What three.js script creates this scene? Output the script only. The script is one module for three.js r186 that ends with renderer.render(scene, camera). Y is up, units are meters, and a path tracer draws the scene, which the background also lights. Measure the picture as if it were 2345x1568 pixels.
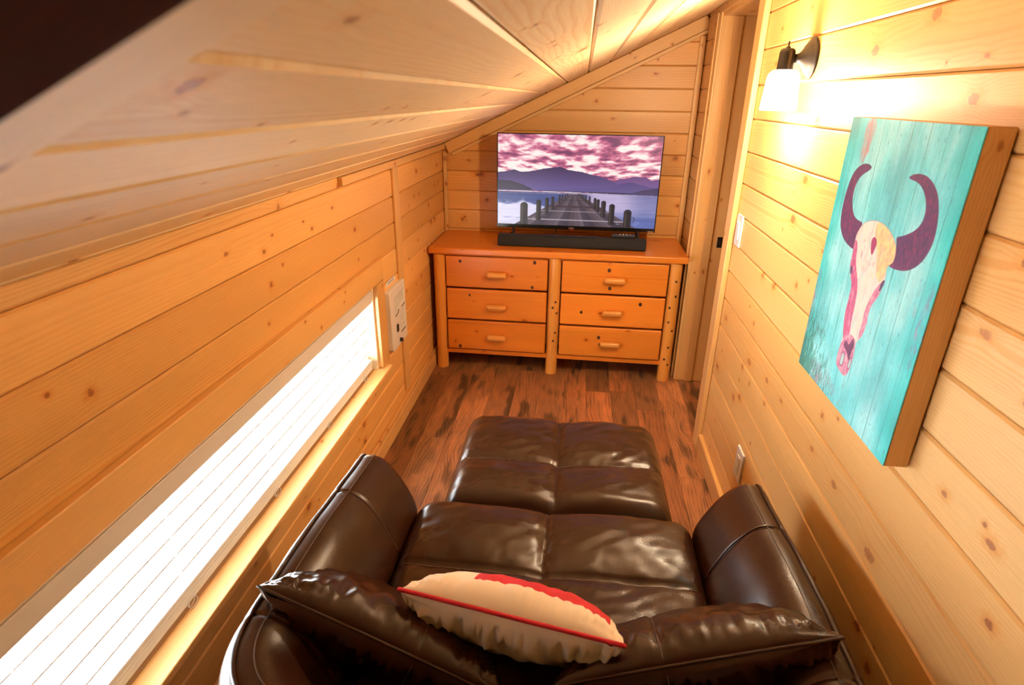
import * as THREE from 'three';
import { RoundedBoxGeometry } from 'three/addons/geometries/RoundedBoxGeometry.js';
import { mergeGeometries, mergeVertices, toCreasedNormals } from 'three/addons/utils/BufferGeometryUtils.js';
import { ImprovedNoise } from 'three/addons/math/ImprovedNoise.js';

/* ---------- camera, sky, exposure ---------- */
const scene = new THREE.Scene();
const camera = new THREE.PerspectiveCamera(60.94, 2345 / 1568, 0.05, 100);
camera.rotation.set(-0.4002, 0.1104, 0.0128, 'YXZ');
camera.position.set(0.8119, 1.4826, 3.5075);
camera.focus = 1.75;
camera.userData.fStop = 4.2;
const renderer = new THREE.WebGLRenderer();
renderer.toneMapping = THREE.LinearToneMapping;
renderer.toneMappingExposure = 1.08;
renderer.shadowMap.enabled = true;
const SKY = 15;                                                 // even hazy sky
scene.background = new THREE.Color().setRGB(0.74 * SKY, 0.89 * SKY, 1.0 * SKY);
const sun = new THREE.DirectionalLight(new THREE.Color().setRGB(1, 0.97, 0.92), 170);   // sun high on the window side, kept out by the slats
sun.name = 'sun'; sun.position.set(-6.0, 8.0, -1.0); sun.target.position.set(0, 0.5, 2.2); sun.castShadow = true; sun.shadow.mapSize.set(2048, 2048);
Object.assign(sun.shadow.camera, { left: -9, right: 9, top: 9, bottom: -9, near: 0.5, far: 30 }); scene.add(sun, sun.target);
const LAMP_POWER = 2.6, LAMP_COLOR = new THREE.Color().setRGB(1, 0.79, 0.54);

/* ---------- helpers ---------- */
const noiser = new ImprovedNoise();
const N = (x, y = 0, z = 0) => noiser.noise(x, y, z);
function rng(seed) { let a = seed >>> 0; return () => { a = (a + 0x6D2B79F5) >>> 0; let t = a; t = Math.imul(t ^ (t >>> 15), t | 1); t ^= t + Math.imul(t ^ (t >>> 7), t | 61); return ((t ^ (t >>> 14)) >>> 0) / 4294967296; }; }
const R = rng(4711);
const clamp = THREE.MathUtils.clamp, smooth = THREE.MathUtils.smoothstep, lerp = THREE.MathUtils.lerp;
const V = (x, y, z) => new THREE.Vector3(x, y, z);
const gauss = (d, s) => Math.exp(-(d * d) / (s * s));
const names = {};
function numbered(n) { const k = names[n] = (names[n] ?? -1) + 1; return k ? n + '_' + String(k).padStart(3, '0') : n; }
function shade(o) { o.castShadow = true; o.receiveShadow = true; return o; }
function part(name, geo, mat, parent) { const m = shade(new THREE.Mesh(geo, mat)); m.name = name; parent.add(m); return m; }
function thing(name, label, category, pos = [0, 0, 0], rotY = 0, group) {
  const g = new THREE.Group(); g.name = numbered(name); g.position.set(...pos); g.rotation.y = rotY;
  g.userData = { label, category }; if (group) g.userData.group = group; scene.add(g); return g;
}
function structure(name, label, category) { const g = new THREE.Group(); g.name = name; g.userData = { kind: 'structure', label, category }; scene.add(g); return g; }
function put(m, x, y, z) { m.position.set(x, y, z); return m; }

/* ---------- computed textures ---------- */
function dataTex(w, h, fn, srgb = true) {
  const d = new Uint8Array(w * h * 4), c = [0, 0, 0];
  for (let j = 0; j < h; j++) for (let i = 0; i < w; i++) { fn(i, j, c); const k = (j * w + i) * 4; d[k] = clamp(c[0], 0, 255); d[k + 1] = clamp(c[1], 0, 255); d[k + 2] = clamp(c[2], 0, 255); d[k + 3] = 255; }
  const t = new THREE.DataTexture(d, w, h); t.magFilter = THREE.LinearFilter; t.minFilter = THREE.LinearFilter;
  if (srgb) t.colorSpace = THREE.SRGBColorSpace;
  t.wrapS = t.wrapT = THREE.MirroredRepeatWrapping; t.needsUpdate = true; return t;
}
const ROW = 0.125;
// eight board rows of knotty pine, two metres long, 1 uv = 2 m along, 1 m across
function pineTexture(seed) {
  const r = rng(seed), rows = [];
  for (let k = 0; k < 8; k++) {
    const kn = []; const n = 4 + Math.floor(r() * 5);
    for (let i = 0; i < n; i++) kn.push({ x: r() * 2, y: 0.01 + r() * 0.1, r: 0.0028 + Math.pow(r(), 1.8) * 0.0085, dark: 0.2 + r() * 0.65, e: 0.8 + r() * 1.3 });
    rows.push({ v0: -0.05 + r() * 0.22, d: 0.008 + r() * 0.05, sp: 0.0042 + r() * r() * 0.009, kn, tone: 0.95 + r() * 0.08, s: r() * 90, con: 0.45 + r() * 0.85 });
  }
  return dataTex(2048, 1024, (i, j, c) => {
    const x = i / 1024, k = j >> 7, q = rows[k], y = (j - k * 128) / 1024;
    let yy = y - q.v0 + 0.03 * N(x * 1.3, q.s, y * 4) + 0.005 * N(x * 5, q.s, y * 16);
    let core = 0, halo = 0, rim = 0, kd = 0, kx = 0;
    for (const a of q.kn) {
      let dx = Math.abs(x - a.x); const dy = y - a.y; if (dx > 0.14) continue;
      const rr = a.r;
      yy += rr * 2.2 * gauss(dx, 5.5 * rr) * gauss(dy, 4.0 * rr) * dy / (Math.abs(dy) + rr * 0.5);
      const e = Math.hypot(dx / a.e, dy) / rr * (1 + 0.3 * N(x * 120, y * 120, a.x * 9) + 0.15 * N(x * 400, y * 400, a.y * 90));
      if (e < 1.15) { const w = 1 - smooth(e, 0.6, 1.15); if (w > core) { core = w; kd = a.dark; kx = e; } rim = Math.max(rim, gauss(e - 0.92, 0.2) * a.dark * smooth(N(x * 90, y * 90, a.x * 30 + 2), -0.25, 0.25)); }
      if (e < 4.5) { const t = 1 - smooth(e, 0.7, 4.5); halo = Math.max(halo, t * t * 0.95 * a.dark * (0.8 + 0.6 * N(x * 40, y * 200, 4))); }
    }
    const rad = Math.sqrt(yy * yy + q.d * q.d) + 0.0004 * N(x * 30, y * 300, q.s);
    const f = (rad / q.sp) % 1, late = smooth(f, 0.35, 0.9) * (1 - smooth(f, 0.92, 1));
    const streak = N(x * 7, y * 620, q.s + 3), cloud = N(x * 1.6, y * 9, q.s + 8), fleck = N(x * 26, y * 420, q.s);
    let g = q.tone * (1 + 0.035 * streak + 0.05 * cloud + 0.02 * fleck), l = late * 0.42 * q.con * (0.75 + 0.5 * N(x * 2, y * 20, q.s + 5)) + halo;
    let cr = 240 * g - 22 * l, cg = 206 * g - 52 * l, cb = 152 * g - 74 * l;
    if (core > 0) { const ring = 0.9 + 0.13 * Math.sin(kx * 15) - 0.25 * gauss(kx, 0.25), w = core * (0.4 + 0.5 * kd); cr = lerp(cr, 172 * ring, w); cg = lerp(cg, 106 * ring, w); cb = lerp(cb, 58 * ring, w); }
    const w = clamp(rim * 0.7, 0, 1); c[0] = lerp(cr, 96, w); c[1] = lerp(cg, 52, w); c[2] = lerp(cb, 26, w);
  });
}
const pineA = pineTexture(11), pineB = pineTexture(77), pineC = pineTexture(203);
// eight rows of rustic dark boards
function floorTexture(seed) {
  const r = rng(seed), rows = [];
  for (let k = 0; k < 8; k++) rows.push({ v0: -0.03 + r() * 0.19, d: 0.004 + r() * 0.03, sp: 0.007 + r() * 0.009, s: r() * 80, tone: 0.84 + r() * 0.34, red: r() });
  return dataTex(2048, 1024, (i, j, c) => {
    const x = i / 1024, k = j >> 7, q = rows[k], y = (j - k * 128) / 1024;
    const yy = y - q.v0 + 0.055 * N(x * 1.5, q.s, y * 4) + 0.012 * N(x * 6, q.s, y * 18) + 0.002 * N(x * 30, q.s, y * 60);
    const rad = Math.sqrt(yy * yy + q.d * q.d), f = (rad / q.sp) % 1, late = smooth(f, 0.25, 0.85) * (1 - smooth(f, 0.9, 1));
    const blot = N(x * 3.2, y * 14, q.s + 4), blot2 = N(x * 9, y * 40, q.s + 1), st = N(x * 9, y * 520, q.s + 9), st2 = N(x * 40, y * 700, q.s);
    const dark = smooth(blot + 0.45 * blot2, 0.12, 0.6), light = smooth(-blot - 0.3 * blot2, 0.2, 0.65), saw = smooth(N(x * 260, y * 8, q.s), 0.25, 0.5) * smooth(N(x * 2.2, y * 12, q.s + 30), 0.15, 0.4);
    const g = q.tone * (1 + 0.20 * st + 0.14 * st2 - 0.30 * late * (0.5 + blot2) - 0.40 * dark + 0.16 * light + 0.16 * saw);
    c[0] = 146 * g + 6; c[1] = (100 - 9 * q.red) * g + 6; c[2] = (66 - 9 * q.red) * g + 6;
  });
}
const floorTex = floorTexture(5);
const leatherBump = dataTex(512, 512, (i, j, c) => {
  const x = i / 512 * 0.25, y = j / 512 * 0.25;
  const a = Math.abs(N(x * 420, y * 420, 3)) + 0.6 * Math.abs(N(x * 800, y * 800, 7)), b = N(x * 22, y * 22, 1) * 0.5 + N(x * 60, y * 60, 5) * 0.3;
  c[0] = c[1] = c[2] = 150 - 70 * a + 50 * b;
}, false);
const clothBump = dataTex(256, 256, (i, j, c) => { c[0] = c[1] = c[2] = 128 + 60 * Math.sin(i * Math.PI / 2) * 0.5 + 60 * Math.sin(j * Math.PI / 2) * 0.5 + 20 * N(i / 9, j / 9); }, false);
function canvasTex(w, h, draw) {
  const cv = document.createElement('canvas'); cv.width = w; cv.height = h; draw(cv.getContext('2d'), w, h);
  const t = new THREE.CanvasTexture(cv); t.colorSpace = THREE.SRGBColorSpace; return t;
}

/* ---------- materials ---------- */
const mat = (o) => new THREE.MeshStandardMaterial(o);
const lin = (r, g, b) => new THREE.Color().setRGB(r, g, b);
const PINE_TINTS = [[1, 0.95, 0.84], [0.93, 0.81, 0.62], [1, 0.90, 0.74], [0.96, 0.87, 0.70]];
function pineSet(mul, rough) { return [pineA, pineB, pineC].flatMap((m) => PINE_TINTS.map((t) => mat({ map: m, color: lin(t[0] * mul[0], t[1] * mul[1], t[2] * mul[2]), roughness: rough, bumpMap: m, bumpScale: 0.0006 }))); }
const WALL_DAYLIT = pineSet([0.97, 0.90, 0.78], 0.42), WALL_DAYLIT2 = pineSet([0.97, 0.83, 0.62], 0.4), CEIL = pineSet([1.0, 1.17, 1.6], 0.5), TRIM = pineSet([0.95, 0.88, 0.76], 0.4), DRESS = pineSet([0.95, 0.48, 0.13], 0.3), CREAMWOOD = pineSet([0.98, 1.2, 1.75], 0.5), HANDLE = pineSet([0.96, 0.64, 0.28], 0.28);  // one wall pine in two tones: daylight paleness and lamplight orange put into colour
const pick = (set) => set[Math.floor(R() * set.length)];
const FLOORM = [[1, 1, 1], [0.86, 0.84, 0.84], [1.12, 1.05, 0.98], [0.95, 0.9, 0.85]].map((t) => mat({ map: floorTex, color: lin(...t), roughness: 0.42, bumpMap: floorTex, bumpScale: 0.0008 }));
const M = {
  groove: mat({ color: lin(0.42, 0.22, 0.07), roughness: 0.8 }),
  shell: mat({ color: lin(0.5, 0.33, 0.18), roughness: 0.8 }),
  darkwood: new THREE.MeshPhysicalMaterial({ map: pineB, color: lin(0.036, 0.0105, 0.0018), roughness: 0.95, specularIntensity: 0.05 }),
  leather: new THREE.MeshPhysicalMaterial({ color: lin(0.034, 0.0118, 0.005), roughness: 0.27, specularIntensity: 0.85, bumpMap: leatherBump, bumpScale: 0.0006 }),
  thread: mat({ color: lin(0.11, 0.06, 0.032), roughness: 0.7 }),
  blackPlastic: mat({ color: lin(0.012, 0.012, 0.013), roughness: 0.45 }),
  blackGloss: mat({ color: lin(0.01, 0.01, 0.011), roughness: 0.22 }),
  blackCloth: mat({ color: lin(0.014, 0.013, 0.012), roughness: 0.95, bumpMap: clothBump, bumpScale: 0.0006 }),
  bronze: mat({ color: lin(0.018, 0.013, 0.010), roughness: 0.28, metalness: 0.4 }),
  white: mat({ color: lin(0.80, 0.80, 0.79), roughness: 0.4 }),
  whitePlastic: mat({ color: lin(0.78, 0.74, 0.66), roughness: 0.38 }),
  slat: mat({ color: lin(0.84, 0.85, 0.86), roughness: 0.4 }),
  cord: mat({ color: lin(0.8, 0.79, 0.76), roughness: 0.8 }),
  silver: mat({ color: lin(0.6, 0.58, 0.55), roughness: 0.3, metalness: 0.9 }),
  red: mat({ color: lin(0.55, 0.008, 0.02), roughness: 0.75 }),
  glass: new THREE.MeshPhysicalMaterial({ color: 0xffffff, roughness: 0, transmission: 1, thickness: 0, ior: 1.5 }),
  snow: mat({ color: lin(0.8, 0.81, 0.82), roughness: 0.9 }),
};

/* ---------- board geometry ---------- */
// length along x, width along y, face towards +z; x0(y), x1(y) give slanted ends
function plankGeo(L, w, t, ch, row, uo, x0 = () => 0, x1 = () => L) {
  const P = [[0, 0], [0, t - ch], [ch, t], [w - ch, t], [w, t - ch], [w, 0]], pos = [], uv = [];
  const q = (a, b, c) => { for (const p of [a, b, c]) { pos.push(p[0], p[1], p[2]); uv.push((p[0] + uo) / 2, row * ROW + 0.0055 + clamp(p[1], 0.0, 0.114)); } };
  for (let k = 0; k < 6; k++) {
    const [ya, za] = P[k], [yb, zb] = P[(k + 1) % 6];
    const a = [x0(ya), ya, za], b = [x1(ya), ya, za], c = [x1(yb), yb, zb], d = [x0(yb), yb, zb];
    q(a, c, b); q(a, d, c);
  }
  for (const [e, f] of [[x0, 0], [x1, 1]]) for (let k = 1; k < 5; k++) {
    const A = [e(P[0][0]), ...P[0]], B = [e(P[k][0]), ...P[k]], C = [e(P[k + 1][0]), ...P[k + 1]];
    f ? q(A, C, B) : q(A, B, C);
  }
  const g = new THREE.BufferGeometry();
  g.setAttribute('position', new THREE.Float32BufferAttribute(pos, 3)); g.setAttribute('uv', new THREE.Float32BufferAttribute(uv, 2));
  g.computeVertexNormals(); return g;
}
function basis(o, x, y, z, at) { o.matrix.makeBasis(x, y, z).setPosition(at); o.matrix.decompose(o.position, o.quaternion, o.scale); return o; }
const rnd = (n) => Math.floor(R() * n);
// a sawn board lx*ly*lz with its grain along axis 0, 1 or 2
function boardGeo(lx, ly, lz, axis, bev = 0.002, seg = 1) {
  let g = new RoundedBoxGeometry(lx, ly, lz, seg, bev);
  const p = g.attributes.position, n = g.attributes.normal, uv = g.attributes.uv, uo = R() * 2, row = rnd(8) * ROW;
  for (let i = 0; i < p.count; i++) {
    const c = [p.getX(i), p.getY(i), p.getZ(i)], m = [Math.abs(n.getX(i)), Math.abs(n.getY(i)), Math.abs(n.getZ(i))];
    const o = [0, 1, 2].filter((k) => k !== axis), across = m[o[0]] > m[o[1]] ? o[1] : o[0];
    uv.setXY(i, (c[axis] + uo) / 2, row + 0.06 + c[across]);
  }
  return g;
}
function board(name, lx, ly, lz, axis, x, y, z, m, parent, bev) { return put(part(name, boardGeo(lx, ly, lz, axis, bev), m, parent), x, y, z); }

/* ---------- room shell ---------- */
const W = 1.425, YK = 1.2235, SL = 0.4653, ZN = 4.3, PITCH = 0.114, T = 0, TP = 0.014, GR = 0.96;   // T: wall face, TP: plank thickness behind it
const ang = Math.atan(SL), yc = (x) => YK + SL * x;
const rowsFrom = (y0, y1) => { const out = []; for (let k = -9; k < 9; k++) { const y = GR + k * PITCH; if (y + PITCH > y0 + 0.002 && y < y1 - 0.002) out.push(y); } return out; };
// floor
const floor = structure('floor', 'rustic dark brown plank floor of the narrow room', 'floor');
put(part('subfloor', new THREE.BoxGeometry(W + 0.6, 0.1, ZN + 0.4), M.shell, floor), W / 2, -0.0585, ZN / 2);
{ const n = 11, w = W / n;
  for (let i = 0; i < n; i++) { let z = -0.3 - R() * 1.0; while (z < ZN) { const a = Math.max(0, z), b = Math.min(ZN, z + 1.22); z += 1.22; if (b - a < 0.05) continue;
    const m = part('floor_plank', plankGeo(b - a - 0.0008, w - 0.0008, 0.008, 0.0012, rnd(8), R() * 2), FLOORM[rnd(4)], floor); basis(m, V(0, 0, 1), V(1, 0, 0), V(0, 1, 0), V(i * w, -0.008, a)); } } }
// right wall: doorway z 0.42..1.07
const DZ0 = 0.42, DZ1 = 1.07, DTOP = 1.845;
const wallR = structure('wall_right', 'knotty pine plank wall with the lamp and the picture, daylight paleness in its colour', 'wall');
put(part('backing', new THREE.BoxGeometry(0.11, 2.25, ZN - DZ1), M.groove, wallR), W + 0.055 + TP, 1.0, (ZN + DZ1) / 2);
put(part('backing', new THREE.BoxGeometry(0.11, 2.25, DZ0 + 0.1), M.groove, wallR), W + 0.055 + TP, 1.0, (DZ0 - 0.1) / 2);
put(part('backing', new THREE.BoxGeometry(0.11, 0.3, DZ1 - DZ0), M.groove, wallR), W + 0.055 + TP, DTOP + 0.15, (DZ1 + DZ0) / 2);
for (const y of rowsFrom(0, yc(W))) {
  const lo = Math.max(y, 0), h = Math.min(y + PITCH, yc(W) + 0.01) - lo;
  for (const [a, b] of [[0, DZ0 - 0.02], [DZ1 + 0.02, ZN]]) { const m = part('plank', plankGeo(b - a, h - 0.0015, TP, 0.0045, rnd(8), R() * 2), pick(WALL_DAYLIT), wallR); basis(m, V(0, 0, 1), V(0, 1, 0), V(-1, 0, 0), V(W + TP, lo, a)); }
}
// left knee wall with the window opening
const WY0 = 0.405, WY1 = 0.775, WZ0 = 1.335, WZ1 = 3.12;
const wallL = structure('wall_left', 'pine plank knee wall under the sloped ceiling, lamplight orange in its colour', 'wall');
for (const [y0, y1, z0, z1] of [[-0.05, WY0, -0.1, ZN + 0.1], [WY1, YK + 0.06, -0.1, ZN + 0.1], [WY0, WY1, -0.1, WZ0], [WY0, WY1, WZ1, ZN + 0.1]])
  put(part('backing', new THREE.BoxGeometry(0.12, y1 - y0, z1 - z0), M.groove, wallL), -0.06 - TP, (y0 + y1) / 2, (z0 + z1) / 2);
for (const y of rowsFrom(0, YK)) {
  const lo = Math.max(y, 0), hi = Math.min(y + PITCH, YK + 0.005), cut = hi > WY0 + 0.01 && lo < WY1 - 0.01;
  for (const [a, b] of cut ? [[0, WZ0 - 0.03], [WZ1 + 0.03, ZN]] : [[0, ZN]]) { const m = part('plank', plankGeo(b - a, hi - lo - 0.0015, TP, 0.0045, rnd(8), R() * 2), pick(WALL_DAYLIT2), wallL); basis(m, V(0, 0, -1), V(0, 1, 0), V(1, 0, 0), V(-TP, lo, b)); }
}
// far wall
const wallF = structure('wall_far', 'pine plank end wall behind the television, lamplight orange in its colour', 'wall');
put(part('backing', new THREE.BoxGeometry(W + 0.2, 2.1, 0.1), M.groove, wallF), W / 2, 1.0, -0.05 - TP);
for (const y of rowsFrom(0, yc(W))) {
  const lo = Math.max(y, 0), h = Math.min(y + PITCH, yc(W)) - lo;
  const m = part('plank', plankGeo(W, h - 0.0015, TP, 0.0045, rnd(8), R() * 2, (v) => clamp((lo + v - YK) / SL, 0, W - 0.01), () => W), pick(WALL_DAYLIT2), wallF); basis(m, V(1, 0, 0), V(0, 1, 0), V(0, 0, 1), V(0, lo, -TP));
}
// wall behind the camera
const wallN = structure('wall_near', 'pine plank wall closing the near end of the room', 'wall');
put(part('backing', new THREE.BoxGeometry(W + 0.2, 2.1, 0.1), M.shell, wallN), W / 2, 1.0, ZN + 0.05 + TP);
for (const y of rowsFrom(0, YK)) { const lo = Math.max(y, 0), h = y + PITCH - lo; const m = part('plank', plankGeo(W, h - 0.0015, TP, 0.0045, rnd(8), R() * 2), pick(WALL_DAYLIT), wallN); basis(m, V(-1, 0, 0), V(0, 1, 0), V(0, 0, -1), V(W, lo, ZN + TP)); }
// ceiling
const ZB = 3.2;
const ceil = structure('ceiling', 'pale pine board ceiling sloping down to the left', 'ceiling');
{ const up = V(Math.cos(ang), Math.sin(ang), 0), dn = V(Math.sin(ang), -Math.cos(ang), 0), off = 0.016, Ls = (W + 0.25) / Math.cos(ang);
  const b = part('backing', new THREE.BoxGeometry(Ls, 0.1, ZN + 0.3), mat({ color: lin(0.62, 0.36, 0.12), roughness: 0.8 }), ceil); b.rotation.z = ang; b.position.set(W / 2, yc(W / 2), ZN / 2).addScaledVector(dn, -off - 0.05);
  const p = 0.1135 / Math.cos(ang); let x = 0.03 - 0.1135;
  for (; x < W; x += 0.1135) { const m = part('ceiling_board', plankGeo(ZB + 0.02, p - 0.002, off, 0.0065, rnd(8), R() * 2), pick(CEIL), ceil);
    const a = Math.max(x, 0.0), at = V(a, yc(a), ZB + 0.02).addScaledVector(dn, -off);
    if (a > x) m.geometry = plankGeo(ZB + 0.02, (x + 0.1135 - a) / Math.cos(ang) - 0.002, off, 0.0065, rnd(8), R() * 2);
    basis(m, V(0, 0, -1), up, dn, at); } }
// boards across the ceiling close to the camera
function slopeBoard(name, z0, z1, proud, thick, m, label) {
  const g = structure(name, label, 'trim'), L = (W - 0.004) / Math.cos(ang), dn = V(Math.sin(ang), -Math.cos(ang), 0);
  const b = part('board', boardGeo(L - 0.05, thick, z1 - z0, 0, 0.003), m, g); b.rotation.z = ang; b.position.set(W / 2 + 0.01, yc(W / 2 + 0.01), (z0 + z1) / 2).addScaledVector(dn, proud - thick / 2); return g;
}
slopeBoard('trim_1', 3.2, 3.262, 0.010, 0.03, CEIL[0], 'pale board edging the ceiling near the camera');
slopeBoard('trim_2', 3.264, 4.29, 0.014, 0.03, M.darkwood, 'very dark brown board over the near end of the ceiling');  // very dark brown board fills the near end of the ceiling
// rake trim where the ceiling meets the far wall, and strip along the knee wall
{ const g = structure('trim_3', 'sloping pine trim board between ceiling and end wall', 'trim'), dn = V(Math.sin(ang), -Math.cos(ang), 0), L = W / Math.cos(ang);
  const a = part('board', boardGeo(L - 0.03, 0.062, 0.02, 0, 0.003), TRIM[3], g); a.rotation.z = ang; a.position.set(W / 2, yc(W / 2), T + 0.011).addScaledVector(dn, 0.033);
  const b = part('bead', boardGeo(L - 0.05, 0.02, 0.012, 0, 0.005, 2), TRIM[0], g); b.rotation.z = ang; b.position.set(W / 2, yc(W / 2), T + 0.006).addScaledVector(dn, 0.075);
  const h = structure('trim_4', 'narrow pine strip under the ceiling on the knee wall', 'trim');
  board('board', 0.018, 0.03, 1.57, 2, T + 0.009, YK - 0.013, 0.79, TRIM[3], h, 0.003); }
{ const g = structure('trim_5', 'narrow rounded corner strip left of the television', 'trim');
  board('board', 0.024, yc(0.02) - 0.055, 0.024, 1, T + 0.013, (yc(0.02) - 0.055) / 2 + 0.002, T + 0.013, TRIM[0], g, 0.009);
  const h = structure('trim_6', 'vertical pine corner strip right of the television', 'trim');
  board('board', 0.03, yc(W - 0.03) - 0.09, 0.022, 1, W - T - 0.02, (yc(W - 0.03) - 0.09) / 2 + 0.002, T + 0.012, TRIM[0], h, 0.005);
  const k = structure('trim_7', 'flat vertical pine batten on the knee wall behind the heater', 'trim');
  board('board', 0.012, YK - 0.14, 0.07, 1, T + 0.0065, (YK + 0.10) / 2, 0.966, TRIM[2], k, 0.003); }
// baseboards
{ const g = structure('baseboard_left', 'pine baseboard below the window wall', 'baseboard');
  board('board', 0.018, 0.072, ZN - 0.03, 2, T + 0.0095, 0.0365, ZN / 2, TRIM[2], g, 0.003); board('cap', 0.013, 0.022, ZN - 0.03, 2, T + 0.007, 0.085, ZN / 2, TRIM[1], g, 0.004);
  const h = structure('baseboard_right', 'pine baseboard starting at the door casing', 'baseboard');
  board('board', 0.02, 0.088, ZN - 1.17, 2, W - T - 0.0105, 0.0445, (ZN + 1.155) / 2, TRIM[2], h, 0.004);
  const k = structure('baseboard_far', 'pine baseboard at the foot of the end wall', 'baseboard');
  board('board', W - 0.08, 0.088, 0.018, 0, W / 2, 0.0445, T + 0.01, TRIM[1], k, 0.003);
  const l = structure('baseboard_side', 'short pine baseboard beside the dresser and door', 'baseboard');
  board('board', 0.016, 0.088, 0.26, 2, W - T - 0.0085, 0.0445, 0.18, TRIM[1], l, 0.003); }
// doorway
{ const g = structure('door_1', 'open doorway with pine casing and shaded jamb', 'doorway');
  const jd = 0.15, cx = W + jd / 2 - 0.014;
  board('casing', 0.022, DTOP + 0.0, 0.075, 1, W - T - 0.0115, DTOP / 2, DZ0 - 0.03, TRIM[0], g, 0.004);
  board('casing', 0.022, DTOP + 0.0, 0.08, 1, W - T - 0.0115, DTOP / 2, DZ1 + 0.042, TRIM[0], g, 0.004);
  board('casing_bead', 0.008, DTOP, 0.02, 1, W - T - 0.0265, DTOP / 2, DZ0 - 0.045, TRIM[2], g, 0.003);
  board('head_casing', 0.02, 0.035, DZ1 - DZ0 + 0.12, 2, W - T - 0.0105, DTOP + 0.015, (DZ0 + DZ1) / 2, TRIM[3], g, 0.003);
  board('jamb', jd, DTOP, 0.018, 1, cx, DTOP / 2, DZ0 + 0.004, TRIM[1], g, 0.002);
  board('jamb', jd, DTOP, 0.018, 1, cx, DTOP / 2, DZ1 - 0.006, TRIM[1], g, 0.002);
  board('head_jamb', jd, 0.018, DZ1 - DZ0 - 0.03, 2, cx, DTOP - 0.009, (DZ0 + DZ1) / 2, TRIM[1], g, 0.002);
  board('door_stop', 0.04, DTOP - 0.02, 0.012, 1, W + 0.055, (DTOP - 0.02) / 2, DZ0 + 0.0195, TRIM[1], g, 0.002);
  board('door_stop', 0.04, DTOP - 0.02, 0.012, 1, W + 0.055, (DTOP - 0.02) / 2, DZ1 - 0.0215, TRIM[1], g, 0.002);
  const sp = put(part('strike_plate', new RoundedBoxGeometry(0.026, 0.055, 0.003, 1, 0.001), M.bronze, g), W + 0.118, 0.8, DZ0 + 0.0148); sp.userData.label = 'dark metal strike plate on the jamb';
  part('latch_hole', new THREE.BoxGeometry(0.011, 0.022, 0.001), M.blackPlastic, sp).position.z = 0.0016; }
// passage beyond the doorway
{ const g = structure('wall_passage', 'unlit passage beyond the doorway', 'passage');
  const x0 = W + 0.11, x1 = 2.35, za = -0.2, zb = 1.9, mx = (x0 + x1) / 2, mz = (za + zb) / 2;
  put(part('passage_floor', new THREE.BoxGeometry(x1 - W + 0.02, 0.04, zb - za), FLOORM[0], g), (x1 + W) / 2, -0.0215, mz);
  const fu = g.children[0].geometry.attributes; for (let i = 0; i < fu.uv.count; i++) fu.uv.setXY(i, fu.position.getZ(i) / 2, fu.position.getX(i));
  put(part('passage_wall', new THREE.BoxGeometry(0.06, 2.2, zb - za), M.shell, g), x1 + 0.03, 1.05, mz);
  for (const z of [za - 0.03, zb + 0.03]) put(part('passage_wall', new THREE.BoxGeometry(x1 - x0 + 0.1, 2.2, 0.06), M.shell, g), mx, 1.05, z);
  put(part('passage_ceiling', new THREE.BoxGeometry(x1 - x0 + 0.1, 0.06, zb - za), M.shell, g), mx, 2.12, mz); }
// window
const win = structure('window_1', 'long low window in the knee wall', 'window');
{ const zc = (WZ0 + WZ1) / 2, L = WZ1 - WZ0, xm = -0.0595, d = 0.125;
  board('jamb', d, WY1 - WY0, 0.016, 1, xm, (WY0 + WY1) / 2, WZ0 + 0.008, CREAMWOOD[0], win); board('jamb', d, WY1 - WY0, 0.016, 1, xm, (WY0 + WY1) / 2, WZ1 - 0.008, CREAMWOOD[1], win);
  board('head', d, 0.016, L - 0.034, 2, xm, WY1 - 0.008, zc, CREAMWOOD[2], win);
  board('stool', 0.17, 0.022, L + 0.1, 2, -0.04, WY0 - 0.012, zc, TRIM[2], win, 0.004);
  board('casing', 0.02, 0.088, L + 0.18, 2, T + 0.0105, WY1 + 0.046, zc, TRIM[1], win, 0.003);
  board('casing', 0.02, WY1 - WY0, 0.09, 1, T + 0.0105, (WY0 + WY1) / 2, WZ0 - 0.044, TRIM[1], win, 0.003); board('casing', 0.02, WY1 - WY0, 0.09, 1, T + 0.0105, (WY0 + WY1) / 2, WZ1 + 0.044, TRIM[1], win, 0.003);
  for (const y of [WY0 + 0.02, WY1 - 0.036]) put(part('sash', new RoundedBoxGeometry(0.03, 0.036, L - 0.036, 1, 0.003), M.white, win), -0.1, y, zc);
  for (const z of [WZ0 + 0.036, zc, WZ1 - 0.036]) put(part('sash', new RoundedBoxGeometry(0.03, WY1 - WY0 - 0.09, 0.036, 1, 0.003), M.white, win), -0.1, (WY0 + WY1) / 2 - 0.008, z);
  for (const s of [-1, 1]) { const p = put(part('pane', new THREE.PlaneGeometry(L / 2 - 0.07, WY1 - WY0 - 0.088), M.glass, win), -0.1, (WY0 + WY1) / 2 - 0.008, zc + s * (L / 4 - 0.009)); p.rotation.y = Math.PI / 2; } }
// pale ground outside
{ const g = structure('ground', 'bright pale ground outside the window', 'ground'); const m = part('snow_cover', new THREE.BoxGeometry(14, 0.1, 24), M.snow, g); put(m, -7.4, -0.7, 2); }

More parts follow.
